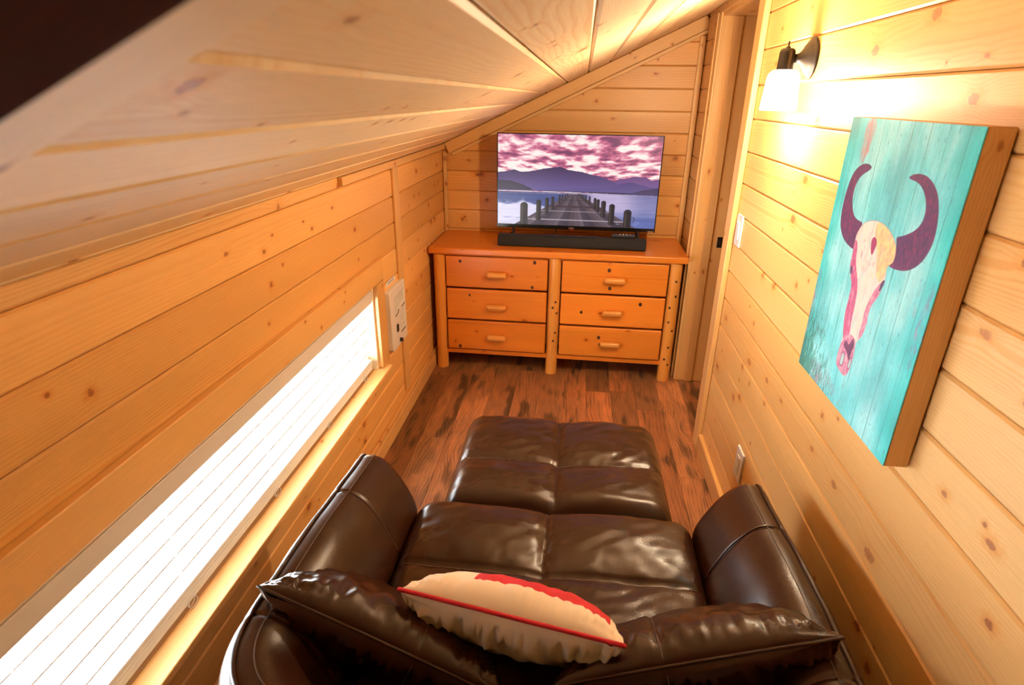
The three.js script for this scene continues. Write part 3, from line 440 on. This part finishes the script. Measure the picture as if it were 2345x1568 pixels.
const artTex = canvasTex(900, 1146, (c, w, h) => {
  const im = c.createImageData(w, h), d = im.data;
  const seams = [0.08, 0.205, 0.33, 0.45, 0.565, 0.69, 0.805, 0.925];
  for (let j = 0; j < h; j++) for (let i = 0; i < w; i++) {
    const u = i / w, v = j / h, n = N(u * 3, v * 4, 1) + 0.5 * N(u * 8, v * 7, 2) + 0.3 * N(u * 30, v * 12, 3), st = N(u * 60, v * 5, 4), fine = N(u * 180, v * 60, 6);
    let k = 1 + 0.11 * n + 0.07 * st + 0.06 * fine + 0.05 * N(u * 90, v * 300, 8) - 0.14 * smooth(N(u * 4 + 3, v * 3, 41), 0.1, 0.6), r = 112 + 46 * smooth(n, -0.4, 0.6), g = 220 + 14 * n, b = 228 + 12 * n;
    const edge = Math.min(u, 1 - u) + 0.06 * N(u * 5, v * 9, 9); const teal = 1 - smooth(edge, 0.0, 0.17); r = lerp(r, 26, teal * 0.75); g = lerp(g, 158, teal * 0.6); b = lerp(b, 155, teal * 0.6);
    const moss = smooth((0.30 - u) * 1.5 + (v - 0.80) * 2.2 + 0.3 * N(u * 12, v * 12, 12) + 0.45 * N(u * 60, v * 22, 13) + 0.25 * N(u * 160, v * 90, 14), 0.1, 0.7) + smooth((0.16 - u) * 2 + (0.05 - v) * 2.6 + 0.25 * N(u * 14, v * 10, 15), 0.1, 0.5) * 0.7; const mm = clamp(moss, 0, 1) * 0.75; r = lerp(r, 24, mm); g = lerp(g, 78, mm); b = lerp(b, 66, mm);
    const pink = smooth(N(u * 14, v * 5, 21) + 0.4 * N(u * 60, v * 24, 22), 0.42, 0.6) * (gauss(u - 0.14, 0.09) * gauss(v - 0.08, 0.1) * 2 + gauss(u - 0.05, 0.08) * smooth(v, 0.55, 0.7) + gauss(u - 0.97, 0.05) * smooth(v, 0.4, 0.5) * (1 - smooth(v, 0.72, 0.8)) + gauss(v - 0.97, 0.06) * (1 - smooth(u, 0.4, 0.7)) * 1.2); const pk = clamp(pink, 0, 0.75); r = lerp(r, 190, pk); g = lerp(g, 92, pk); b = lerp(b, 110, pk);
    for (const s of seams) { const q = gauss(u - s - 0.003 * N(v * 6, s * 50), 0.0022) * (0.35 + 0.5 * smooth(N(v * 9, s * 30, 2), -0.3, 0.3)); r = lerp(r, 30, q); g = lerp(g, 105, q); b = lerp(b, 112, q); }
    const fl = smooth(N(u * 70, v * 34, 31), 0.5, 0.62); r = lerp(r, 60, fl * 0.5); g = lerp(g, 120, fl * 0.5); b = lerp(b, 150, fl * 0.5);
    const o = (j * w + i) * 4; d[o] = clamp(r * k, 0, 255); d[o + 1] = clamp(g * k, 0, 255); d[o + 2] = clamp(b * k, 0, 255); d[o + 3] = 255;
  }
  c.putImageData(im, 0, 0);
  const path = (P) => { c.beginPath(); const n = P.length, mid = (a, b) => [(a[0] + b[0]) / 2 * w, (a[1] + b[1]) / 2 * h]; let m = mid(P[n - 1], P[0]); c.moveTo(...m); for (let i = 0; i < n; i++) { m = mid(P[i], P[(i + 1) % n]); c.quadraticCurveTo(P[i][0] * w, P[i][1] * h, ...m); } c.closePath(); };
  const fill = (P, f) => { path(P); c.fillStyle = f; c.fill(); }, rr = rng(9);
  const dabs = (P, n, cols, sx, sy, al) => { c.save(); path(P); c.clip(); const xs = P.map((p) => p[0]), ys = P.map((p) => p[1]), x0 = Math.min(...xs), x1 = Math.max(...xs), y0 = Math.min(...ys), y1 = Math.max(...ys); for (let i = 0; i < n; i++) { c.globalAlpha = al * (0.4 + rr() * 0.6); c.fillStyle = cols[Math.floor(rr() * cols.length)]; c.beginPath(); c.ellipse(lerp(x0, x1, rr()) * w, lerp(y0, y1, rr()) * h, sx * (0.4 + rr()), sy * (0.4 + rr()), rr() * 0.5 - 0.25, 0, 7); c.fill(); } c.restore(); c.globalAlpha = 1; };
  dabs([[0.15, 0], [0.27, 0], [0.24, 0.1], [0.2, 0.16], [0.17, 0.14]], 260, ['#b5666a', '#a8555f', '#c78a84'], 3, 34, 0.35);
  dabs([[0, 0.55], [0.07, 0.6], [0.05, 0.74], [0.02, 0.86], [0, 0.86]], 160, ['#a86a80', '#5a3a4a', '#c08a98'], 3, 24, 0.3);
  dabs([[0.16, 0.9], [0.5, 0.93], [0.44, 1], [0.14, 1]], 150, ['#b0708a', '#8f4f68', '#2c6a62'], 4, 22, 0.3);
  dabs([[0.94, 0.42], [1, 0.4], [1, 0.72], [0.95, 0.66]], 120, ['#a878a0', '#7d5a88'], 4, 16, 0.3);
  dabs([[0, 0], [1, 0], [1, 1], [0, 1]], 420, ['#2f6f80', '#3d8a92', '#255866'], 1.4, 26, 0.28);
  dabs([[0, 0], [1, 0], [1, 1], [0, 1]], 260, ['#d8f0ee', '#c4e8e6'], 5, 40, 0.13);
  for (const P of [A.hl, A.hr]) { fill(P, '#4d2f5a'); dabs(P, 2200, ['#3c2650', '#5b2f5c', '#6d2a50', '#2f2145', '#8a2f55'], 5, 11, 0.5); }
  fill(A.sk, '#e6e9e4'); dabs(A.sk, 500, ['#f4f1e6', '#cfe3dd', '#efe6cf', '#b9d8d4', '#e9d3cf'], 10, 30, 0.5);
  fill(A.cream, '#e8d39a'); dabs(A.cream, 260, ['#f0dfae', '#d9b877', '#e9d9b0', '#caa7a0'], 9, 16, 0.5);
  fill(A.pinkL, '#b04f78'); dabs(A.pinkL, 420, ['#c76a8e', '#98426c', '#d48ba4', '#7d3560', '#e3b9c2'], 5, 16, 0.55);
  fill(A.pinkR, '#c07a95'); dabs(A.pinkR, 260, ['#d79bb0', '#a14a70', '#e8ccd0', '#8f3b62'], 5, 14, 0.55);
  dabs([[0.41, 0.33], [0.66, 0.34], [0.6, 0.5], [0.36, 0.5]], 60, ['#a14a70', '#d2a08f', '#c98f9a'], 6, 11, 0.35);
  const snout = [[0.46, 0.715], [0.555, 0.715], [0.56, 0.79], [0.556, 0.84], [0.52, 0.872], [0.44, 0.862], [0.413, 0.845], [0.418, 0.77]]; fill(snout, '#c48aa4'); dabs(snout, 220, ['#b05580', '#e2c3cc', '#8f3b68', '#d7a5b6'], 5, 14, 0.6); fill(A.spot, '#8e2f5c'); fill(A.eyeR, '#3a2d52'); fill(A.eyeL, '#3f2c52'); fill(A.nose, '#5a2a52'); dabs(A.nose, 60, ['#2d2140', '#8a3460'], 5, 12, 0.6);
  c.strokeStyle = '#8d3763'; c.lineWidth = 6; for (const P of [A.slot1, A.slot2]) { path(P); c.fillStyle = '#a9d6d3'; c.fill(); c.stroke(); }
  c.globalAlpha = 0.5; c.strokeStyle = '#b06a86'; c.lineWidth = 3; path(A.sk); c.stroke(); c.globalAlpha = 1;
  for (const s of [0.33, 0.45, 0.565, 0.69, 0.805]) { c.globalAlpha = 0.28; c.strokeStyle = '#3c5f74'; c.lineWidth = 2; c.beginPath(); c.moveTo(s * w, 0.14 * h); c.lineTo((s + 0.002) * w, 0.88 * h); c.stroke(); } c.globalAlpha = 1;
});
artTex.flipY = true;
{ const t = thing('canvas_picture', 'turquoise canvas picture of a horned cattle skull on the right wall', 'picture', [W - T, 1.1645, 2.3335], -Math.PI / 2);
  const w = 0.45, h = 0.573, d = 0.040;
  put(part('box_frame', boardGeo(w, h, d, 1, 0.002), mat({ map: pineA, color: lin(0.72, 0.57, 0.40), roughness: 0.6 }), t), 0, 0, d / 2 + 0.003);
  const f = put(part('print', new RoundedBoxGeometry(w, h, 0.002, 1, 0.0008), mat({ map: artTex, roughness: 0.55, bumpMap: clothBump, bumpScale: 0.0001 }), t), 0, 0, d + 0.004);
  const p = f.geometry.attributes.position, uv = f.geometry.attributes.uv; for (let i = 0; i < p.count; i++) uv.setXY(i, p.getX(i) / w + 0.5, p.getY(i) / h + 0.5); }

/* ---------- soft furniture ---------- */
function softBox(w, h, d, r, seg, fn) {
  let g = new THREE.BoxGeometry(w, h, d, ...seg); g.deleteAttribute('normal'); g.deleteAttribute('uv'); g = mergeVertices(g, 1e-5);
  const p = g.attributes.position, v = V(0, 0, 0), q = V(0, 0, 0), uv = [];
  for (let i = 0; i < p.count; i++) {
    v.fromBufferAttribute(p, i); q.set(clamp(v.x, -w / 2 + r, w / 2 - r), clamp(v.y, -h / 2 + r, h / 2 - r), clamp(v.z, -d / 2 + r, d / 2 - r));
    v.sub(q).normalize().multiplyScalar(r).add(q); fn(v); p.setXYZ(i, v.x, v.y, v.z); uv.push((v.x + v.y * 0.7) * 4, (v.z + v.y * 0.7) * 4);
  }
  g.setAttribute('uv', new THREE.Float32BufferAttribute(uv, 2)); g.computeVertexNormals(); return g;
}
const tube = (pts, r, n = 80, closed = false) => new THREE.TubeGeometry(new THREE.CatmullRomCurve3(pts, closed), n, r, 6, closed);
// a tufted cushion of two by two panels: height of its top over the flat top, at x, z
const tuft = (x, z, w, d, sx, sz, amp) => {
  const a = x < sx ? (x + w / 2) / (sx + w / 2) : (w / 2 - x) / (w / 2 - sx), b = z < sz ? (z + d / 2) / (sz + d / 2) : (d / 2 - z) / (d / 2 - sz);
  const bul = amp * Math.pow(clamp(Math.sin(Math.PI * clamp(a, 0, 1)), 0, 1), 0.55) * Math.pow(clamp(Math.sin(Math.PI * clamp(b, 0, 1)), 0, 1), 0.55);
  const wr = 0.005 * N(x * 8, z * 12, amp * 99) + 0.0028 * N(x * 22 + z * 9, z * 30, 3) + 0.0022 * N(x * 60 + z * 20, z * 26, 5) * gauss(Math.min(Math.abs(x - sx), Math.abs(z - sz)), 0.08);
  return bul + wr - 0.006 * gauss(x - sx, 0.006) - 0.005 * gauss(z - sz, 0.006) - 0.006 * gauss(Math.hypot(x - sx, z - sz), 0.05);
};
function seams(parent, w, d, sx, sz, amp, y) {
  const a = [], b = [], e = 0.03; for (let i = 0; i <= 60; i++) { const z = lerp(-d / 2 + e, d / 2 - e, i / 60), x = lerp(-w / 2 + e, w / 2 - e, i / 60); a.push(V(sx, y + tuft(sx, z, w, d, sx, sz, amp) + 0.0012, z)); b.push(V(x, y + tuft(x, sz + 0.006, w, d, sx, sz, amp) + 0.0006, sz + 0.007)); }
  part('stitching', tube(a, 0.0013), M.thread, parent); part('stitching', tube(b, 0.0012), M.thread, parent);
}
{ const w = 0.668, d = 0.52, t = thing('ottoman', 'brown leather ottoman in front of the loveseat', 'ottoman', [0.792, 0, 1.902], 0.01), H = 0.40;
  const hh = H - 0.07;
  const c = part('cushion', softBox(w, hh, d, 0.055, [72, 26, 64], (v) => { const k = smooth(v.y, hh / 2 - 0.06, hh / 2 - 0.002); v.y += k * (tuft(v.x, v.z, w, d, -0.005, 0.03, 0.028)); const s = 1 + 0.03 * Math.cos(v.y / hh * Math.PI) * (1 - k); v.x *= s; v.z *= s; }), M.leather, t); c.position.y = 0.07 + hh / 2;
  seams(c, w, d, -0.005, 0.03, 0.028, hh / 2);
  for (const [x, z] of [[-1, -1], [1, -1], [-1, 1], [1, 1]]) put(part('foot', new THREE.CylinderGeometry(0.025, 0.02, 0.07, 16), M.blackPlastic, t), x * 0.26, 0.0352, z * 0.22); }

{ const X0 = 0.785, HWC = 0.5, ZF = 2.185, ZA = 2.80, RC = 0.15;
  const t = thing('loveseat', 'dark brown leather loveseat with flared arms in the foreground', 'loveseat', [X0, 0, 0]);
  // centre line of the arm and back roll, as (x, z, outward x, outward z)
  const straight = ZA - ZF, arc = Math.PI / 2 * RC, back = 2 * (HWC - RC), total = 2 * straight + 2 * arc + back;
  const at = (s) => {
    if (s > total / 2) { const q = at(total - s); return [-q[0], q[1], -q[2], q[3]]; }
    if (s < straight) return [-HWC, ZF + s, -1, 0];
    if (s < straight + arc) { const a = (s - straight) / RC; return [-HWC + RC - RC * Math.cos(a), ZA + RC * Math.sin(a), -Math.cos(a), Math.sin(a)]; }
    return [-HWC + RC + (s - straight - arc), ZA + RC, 0, 1];
  };
  const prof0 = new THREE.CatmullRomCurve3([[-0.118, 0.09], [-0.124, 0.25], [-0.124, 0.36], [-0.122, 0.42], [-0.103, 0.47], [-0.073, 0.526], [-0.045, 0.560], [-0.018, 0.577], [0.010, 0.579], [0.031, 0.570], [0.047, 0.549], [0.057, 0.515], [0.061, 0.45], [0.060, 0.3], [0.055, 0.16], [0.05, 0.09]].map(([a, b]) => V(a, b, 0)), false, 'centripetal');
  const NP = 64, prof = prof0.getSpacedPoints(NP), pn = prof.map((p, i) => { const a = prof[Math.max(0, i - 1)], b = prof[Math.min(NP, i + 1)]; return V(-(b.y - a.y), b.x - a.x, 0).normalize(); });
  const RE = 0.05, seamAt = [0.215, 0.60];
  const lift = (s) => { const q = Math.min(s, total - s); return 0.036 * smooth(q, 0, 0.45); };
  const pt = (s, i, out = 0) => {
    const [x, z, nx, nz] = at(s), e = Math.min(s, total - s), f = e < RE ? Math.sqrt(Math.max(0, 1 - (1 - e / RE) ** 2)) : 1;
    let inn = -RE * (1 - f) + out, p = prof[i], q = Math.min(s, total - s);
    for (const k of seamAt) inn -= 0.0028 * gauss(q - k, 0.0045);
    inn += 0.0025 * N(s * 9, p.y * 12, p.x * 20) * f;
    const o = p.x + pn[i].x * inn, y = p.y + pn[i].y * inn + lift(s) * smooth(p.y, 0.3, 0.56);
    return V(x + nx * o, y, z + nz * o);
  };
  const ss = []; for (let k = 0; k <= 14; k++) ss.push(RE * (1 - Math.cos(k / 14 * Math.PI / 2))); { let s = RE; while (s < total - RE) { const q = Math.min(s, total - s); s += Math.min(...seamAt.map((k) => Math.abs(q - k))) < 0.025 ? 0.003 : 0.011; if (s < total - RE) ss.push(s); } } for (let k = 14; k >= 0; k--) ss.push(total - RE * (1 - Math.cos(k / 14 * Math.PI / 2)));
  const rings = ss.map((s) => prof.map((_, i) => pt(s, i)));
  const pos = [], nor = [], idx = []; rings.forEach((r) => r.forEach((p) => pos.push(p.x, p.y, p.z)));
  const full = new THREE.BufferGeometry(); full.setAttribute('position', new THREE.Float32BufferAttribute(pos, 3));
  for (let a = 0; a < rings.length - 1; a++) for (let i = 0; i < NP; i++) { const p = a * (NP + 1) + i, q = p + NP + 1; idx.push(p, p + 1, q, p + 1, q + 1, q); }
  full.setIndex(idx); full.computeVertexNormals();
  const slice = (a, b) => { const n = NP + 1, g = new THREE.BufferGeometry(), uv = []; g.setAttribute('position', new THREE.Float32BufferAttribute(Array.from(full.attributes.position.array.slice(a * n * 3, (b + 1) * n * 3)), 3)); g.setAttribute('normal', new THREE.Float32BufferAttribute(Array.from(full.attributes.normal.array.slice(a * n * 3, (b + 1) * n * 3)), 3));
    for (let k = a; k <= b; k++) for (let i = 0; i < n; i++) uv.push(ss[k] * 4, i / NP * 1.15 * 4); g.setAttribute('uv', new THREE.Float32BufferAttribute(uv, 2));
    const ix = []; for (let k = 0; k < b - a; k++) for (let i = 0; i < NP; i++) { const p = k * n + i, q = p + n; ix.push(p, p + 1, q, p + 1, q + 1, q); }
    if (a === 0 || b === ss.length - 1) { const k = a === 0 ? 0 : b - a, P = g.attributes.position.array, c = [0, 0, 0]; for (let i = 0; i < n; i++) for (let m = 0; m < 3; m++) c[m] += P[(k * n + i) * 3 + m] / n; g.setAttribute('position', new THREE.Float32BufferAttribute([...P, ...c], 3)); g.setAttribute('normal', new THREE.Float32BufferAttribute([...g.attributes.normal.array, 0, 0, -1], 3)); g.setAttribute('uv', new THREE.Float32BufferAttribute([...uv, 0, 0], 2)); const ci = (b - a + 1) * n; for (let i = 0; i < NP; i++) a === 0 ? ix.push(ci, k * n + i + 1, k * n + i) : ix.push(ci, k * n + i, k * n + i + 1); }
    g.setIndex(ix); return g; };
  const ia = ss.findIndex((s) => s > 0.6), ib = ss.length - 1 - ia;
  part('armrest', slice(0, ia), M.leather, t); part('backrest', slice(ia, ib), M.leather, t); part('armrest', slice(ib, ss.length - 1), M.leather, t);
  const line = (i, o) => ss.filter((_, k) => k % 3 === 0 && k > 8 && k < ss.length - 9).map((s) => pt(s, i, o));
  let ip = 0; prof.forEach((p, i) => { if (Math.abs(p.x - 0.027) < Math.abs(prof[ip].x - 0.027) && p.y > 0.55) ip = i; });
  part('piping', tube(line(ip, 0.0015), 0.0042, 400), M.leather, t);
  part('stitching', tube(line(ip - 2, 0.0012), 0.001, 400), M.thread, t);
  const ring = (s, a, b) => { const o = []; for (let i = a; i <= b; i++) o.push(pt(s, i, 0.0008)); return o; };
  for (const s of [seamAt[0], total - seamAt[0]]) part('stitching', tube(ring(s + 0.004, 20, ip - 1), 0.0012, 70), M.thread, t);
  // seat
  const w = 0.752, d = 0.63, hh = 0.17, c = part('seat_cushion', softBox(w, hh, d, 0.05, [84, 18, 72], (v) => { const k = smooth(v.y, hh / 2 - 0.06, hh / 2 - 0.002); v.y += k * tuft(v.x, v.z, w, d, -0.012, -0.06, 0.030); }), M.leather, t); c.position.set(0, 0.438 - hh / 2, 2.195 + d / 2);
  seams(c, w, d, -0.012, -0.06, 0.030, hh / 2);
  put(part('base', softBox(0.76, 0.2, 0.6, 0.02, [8, 4, 8], () => {}), M.leather, t), 0, 0.17, 2.54);
  for (const [x, z] of [[-0.42, 2.27], [0.42, 2.27], [-0.4, 2.88], [0.4, 2.88]]) put(part('foot', new THREE.CylinderGeometry(0.028, 0.022, 0.088, 16), M.blackPlastic, t), x, 0.0442, z); }

// loose pillows: two sheets meeting in a seam, corners drawn out
function pillowPt(u, v, w, h, th, side, pinch, wr) {
  const e = (1 - Math.pow(Math.abs(u), 2.6)) * (1 - Math.pow(Math.abs(v), 2.6)), x = u * w / 2 * (1 - pinch * (1 - v * v) * u * u), y = v * h / 2 * (1 - pinch * (1 - u * u) * v * v);
  let z = th / 2 * Math.pow(Math.max(e, 0), 0.5);
  const eu = 1 - Math.abs(u), ev = 1 - Math.abs(v), nearV = gauss(ev, 0.35) * smooth(ev, 0, 0.12), nearU = gauss(eu, 0.3) * smooth(eu, 0, 0.12);
  z += wr * (nearV * N(u * w * 46, v * 2 + side * 7, 3) + nearU * N(v * h * 46, u * 2 + side * 5, 9) + 0.6 * smooth(e, 0, 0.4) * N(u * w * 13, v * h * 9, side * 3 + w * 50));
  return V(x, y, side * z);
}
function sheet(w, h, th, side, pinch, wr, nu, nv, extra, s = 4) {
  const pos = [], uv = [], ix = [];
  for (let j = 0; j <= nv; j++) for (let i = 0; i <= nu; i++) { const u = Math.sin((i / nu - 0.5) * Math.PI), v = Math.sin((j / nv - 0.5) * Math.PI), p = pillowPt(u, v, w, h, th, side, pinch, wr); if (extra) extra(p, u, v); pos.push(p.x, p.y, p.z); uv.push(s ? p.x * s : u / 2 + 0.5, s ? p.y * s : v / 2 + 0.5); }
  for (let j = 0; j < nv; j++) for (let i = 0; i < nu; i++) { const a = j * (nu + 1) + i, b = a + 1, c = a + nu + 1, d = c + 1; side > 0 ? ix.push(a, b, d, a, d, c) : ix.push(a, d, b, a, c, d); }
  const g = new THREE.BufferGeometry(); g.setAttribute('position', new THREE.Float32BufferAttribute(pos, 3)); g.setAttribute('uv', new THREE.Float32BufferAttribute(uv, 2)); g.setIndex(ix); g.computeVertexNormals(); return g;
}
const rim = (w, h, pinch, n = 40) => { const o = []; for (let k = 0; k < 4; k++) for (let i = 0; i < n; i++) { const s = -Math.cos(i / n * Math.PI), [u, v] = [[s, -1], [1, s], [-s, 1], [-1, -s]][k]; o.push(pillowPt(u, v, w, h, 0, 1, pinch, 0)); } return o; };
// placed by the directions of its width, height and front
function placeBy(o, x, y, at) { x.normalize(); const z = V(0, 0, 0).crossVectors(x, y).normalize(); y = V(0, 0, 0).crossVectors(z, x); basis(o, x, y, z, at); }
function backCushion(label, at, x, y, seamU, outer) {
  const w = 0.50, h = 0.34, th = 0.15, t = thing('back_cushion', label, 'cushion', [0, 0, 0], 0, 'loose leather back cushions of the loveseat');
  const ex = (p, u) => { p.z -= Math.sign(p.z) * 0.007 * gauss(u - seamU, 0.02) * Math.min(1, Math.abs(p.z) / 0.03); };
  part('front_panel', sheet(w, h, th, 1, 0.07, 0.012, 90, 70, ex), M.leather, t); part('back_panel', sheet(w, h, th, -1, 0.07, 0.02, 90, 70, ex), M.leather, t);
  part('piping', tube(rim(w, h, 0.07), 0.003, 300, true), M.leather, t);
  for (const sd of [1, -1]) { const a = []; for (let k = 4; k <= 56; k++) { const v = Math.sin((k / 60 - 0.5) * Math.PI), p = pillowPt(seamU, v, w, h, th, sd, 0.07, sd > 0 ? 0.012 : 0.02); p.z -= sd * 0.0052; a.push(p); } part('stitching', tube(a, 0.0013), M.thread, t); }
  placeBy(t, x, y, at); const c = V(x.x < 0 && outer > 0 ? w / 2 : -w / 2, h / 2, 0).applyQuaternion(t.quaternion); t.position.sub(c); return t;
}
// width direction, then the direction up the cushion (leaning back over the seat)
backCushion('left loose leather back cushion, its pointed corner over the armrest', V(0.275, 0.665, 2.77), V(-0.90, 0.36, -0.06), V(0.0, 0.66, 0.62), -0.25, 1);
backCushion('right loose leather back cushion, its pointed corner towards the picture wall', V(1.291, 0.66, 2.747), V(-0.95, -0.26, 0.10), V(0.0, 0.66, 0.62), 0.2, -1);

{ const w = 0.43, h = 0.27, th = 0.14, t = thing('throw_pillow', 'cream throw pillow with red piping and red front on the loveseat', 'pillow');
  const frontTex = canvasTex(512, 512, (c, a, b) => { c.fillStyle = '#f3ddc0'; c.fillRect(0, 0, a, b); c.fillStyle = '#c4111f'; c.fillRect(a * 0.06, b * 0.15, a * 0.64, b * 0.7); });
  const creamM = mat({ color: lin(0.78, 0.66, 0.52), roughness: 0.75, bumpMap: clothBump, bumpScale: 0.0002 });
  part('front_panel', sheet(w, h, th, 1, 0.06, 0.010, 90, 60, null, 0), mat({ map: frontTex, roughness: 0.75 }), t);
  part('back_panel', sheet(w, h, th, -1, 0.06, 0.022, 110, 60), creamM, t);
  part('piping', tube(rim(w, h, 0.06), 0.0042, 300, true), M.red, t);
  placeBy(t, V(-0.985, 0, -0.17), V(0, 0.66, 0.6), V(0.736, 0.508, 2.640)); }

renderer.render(scene, camera);
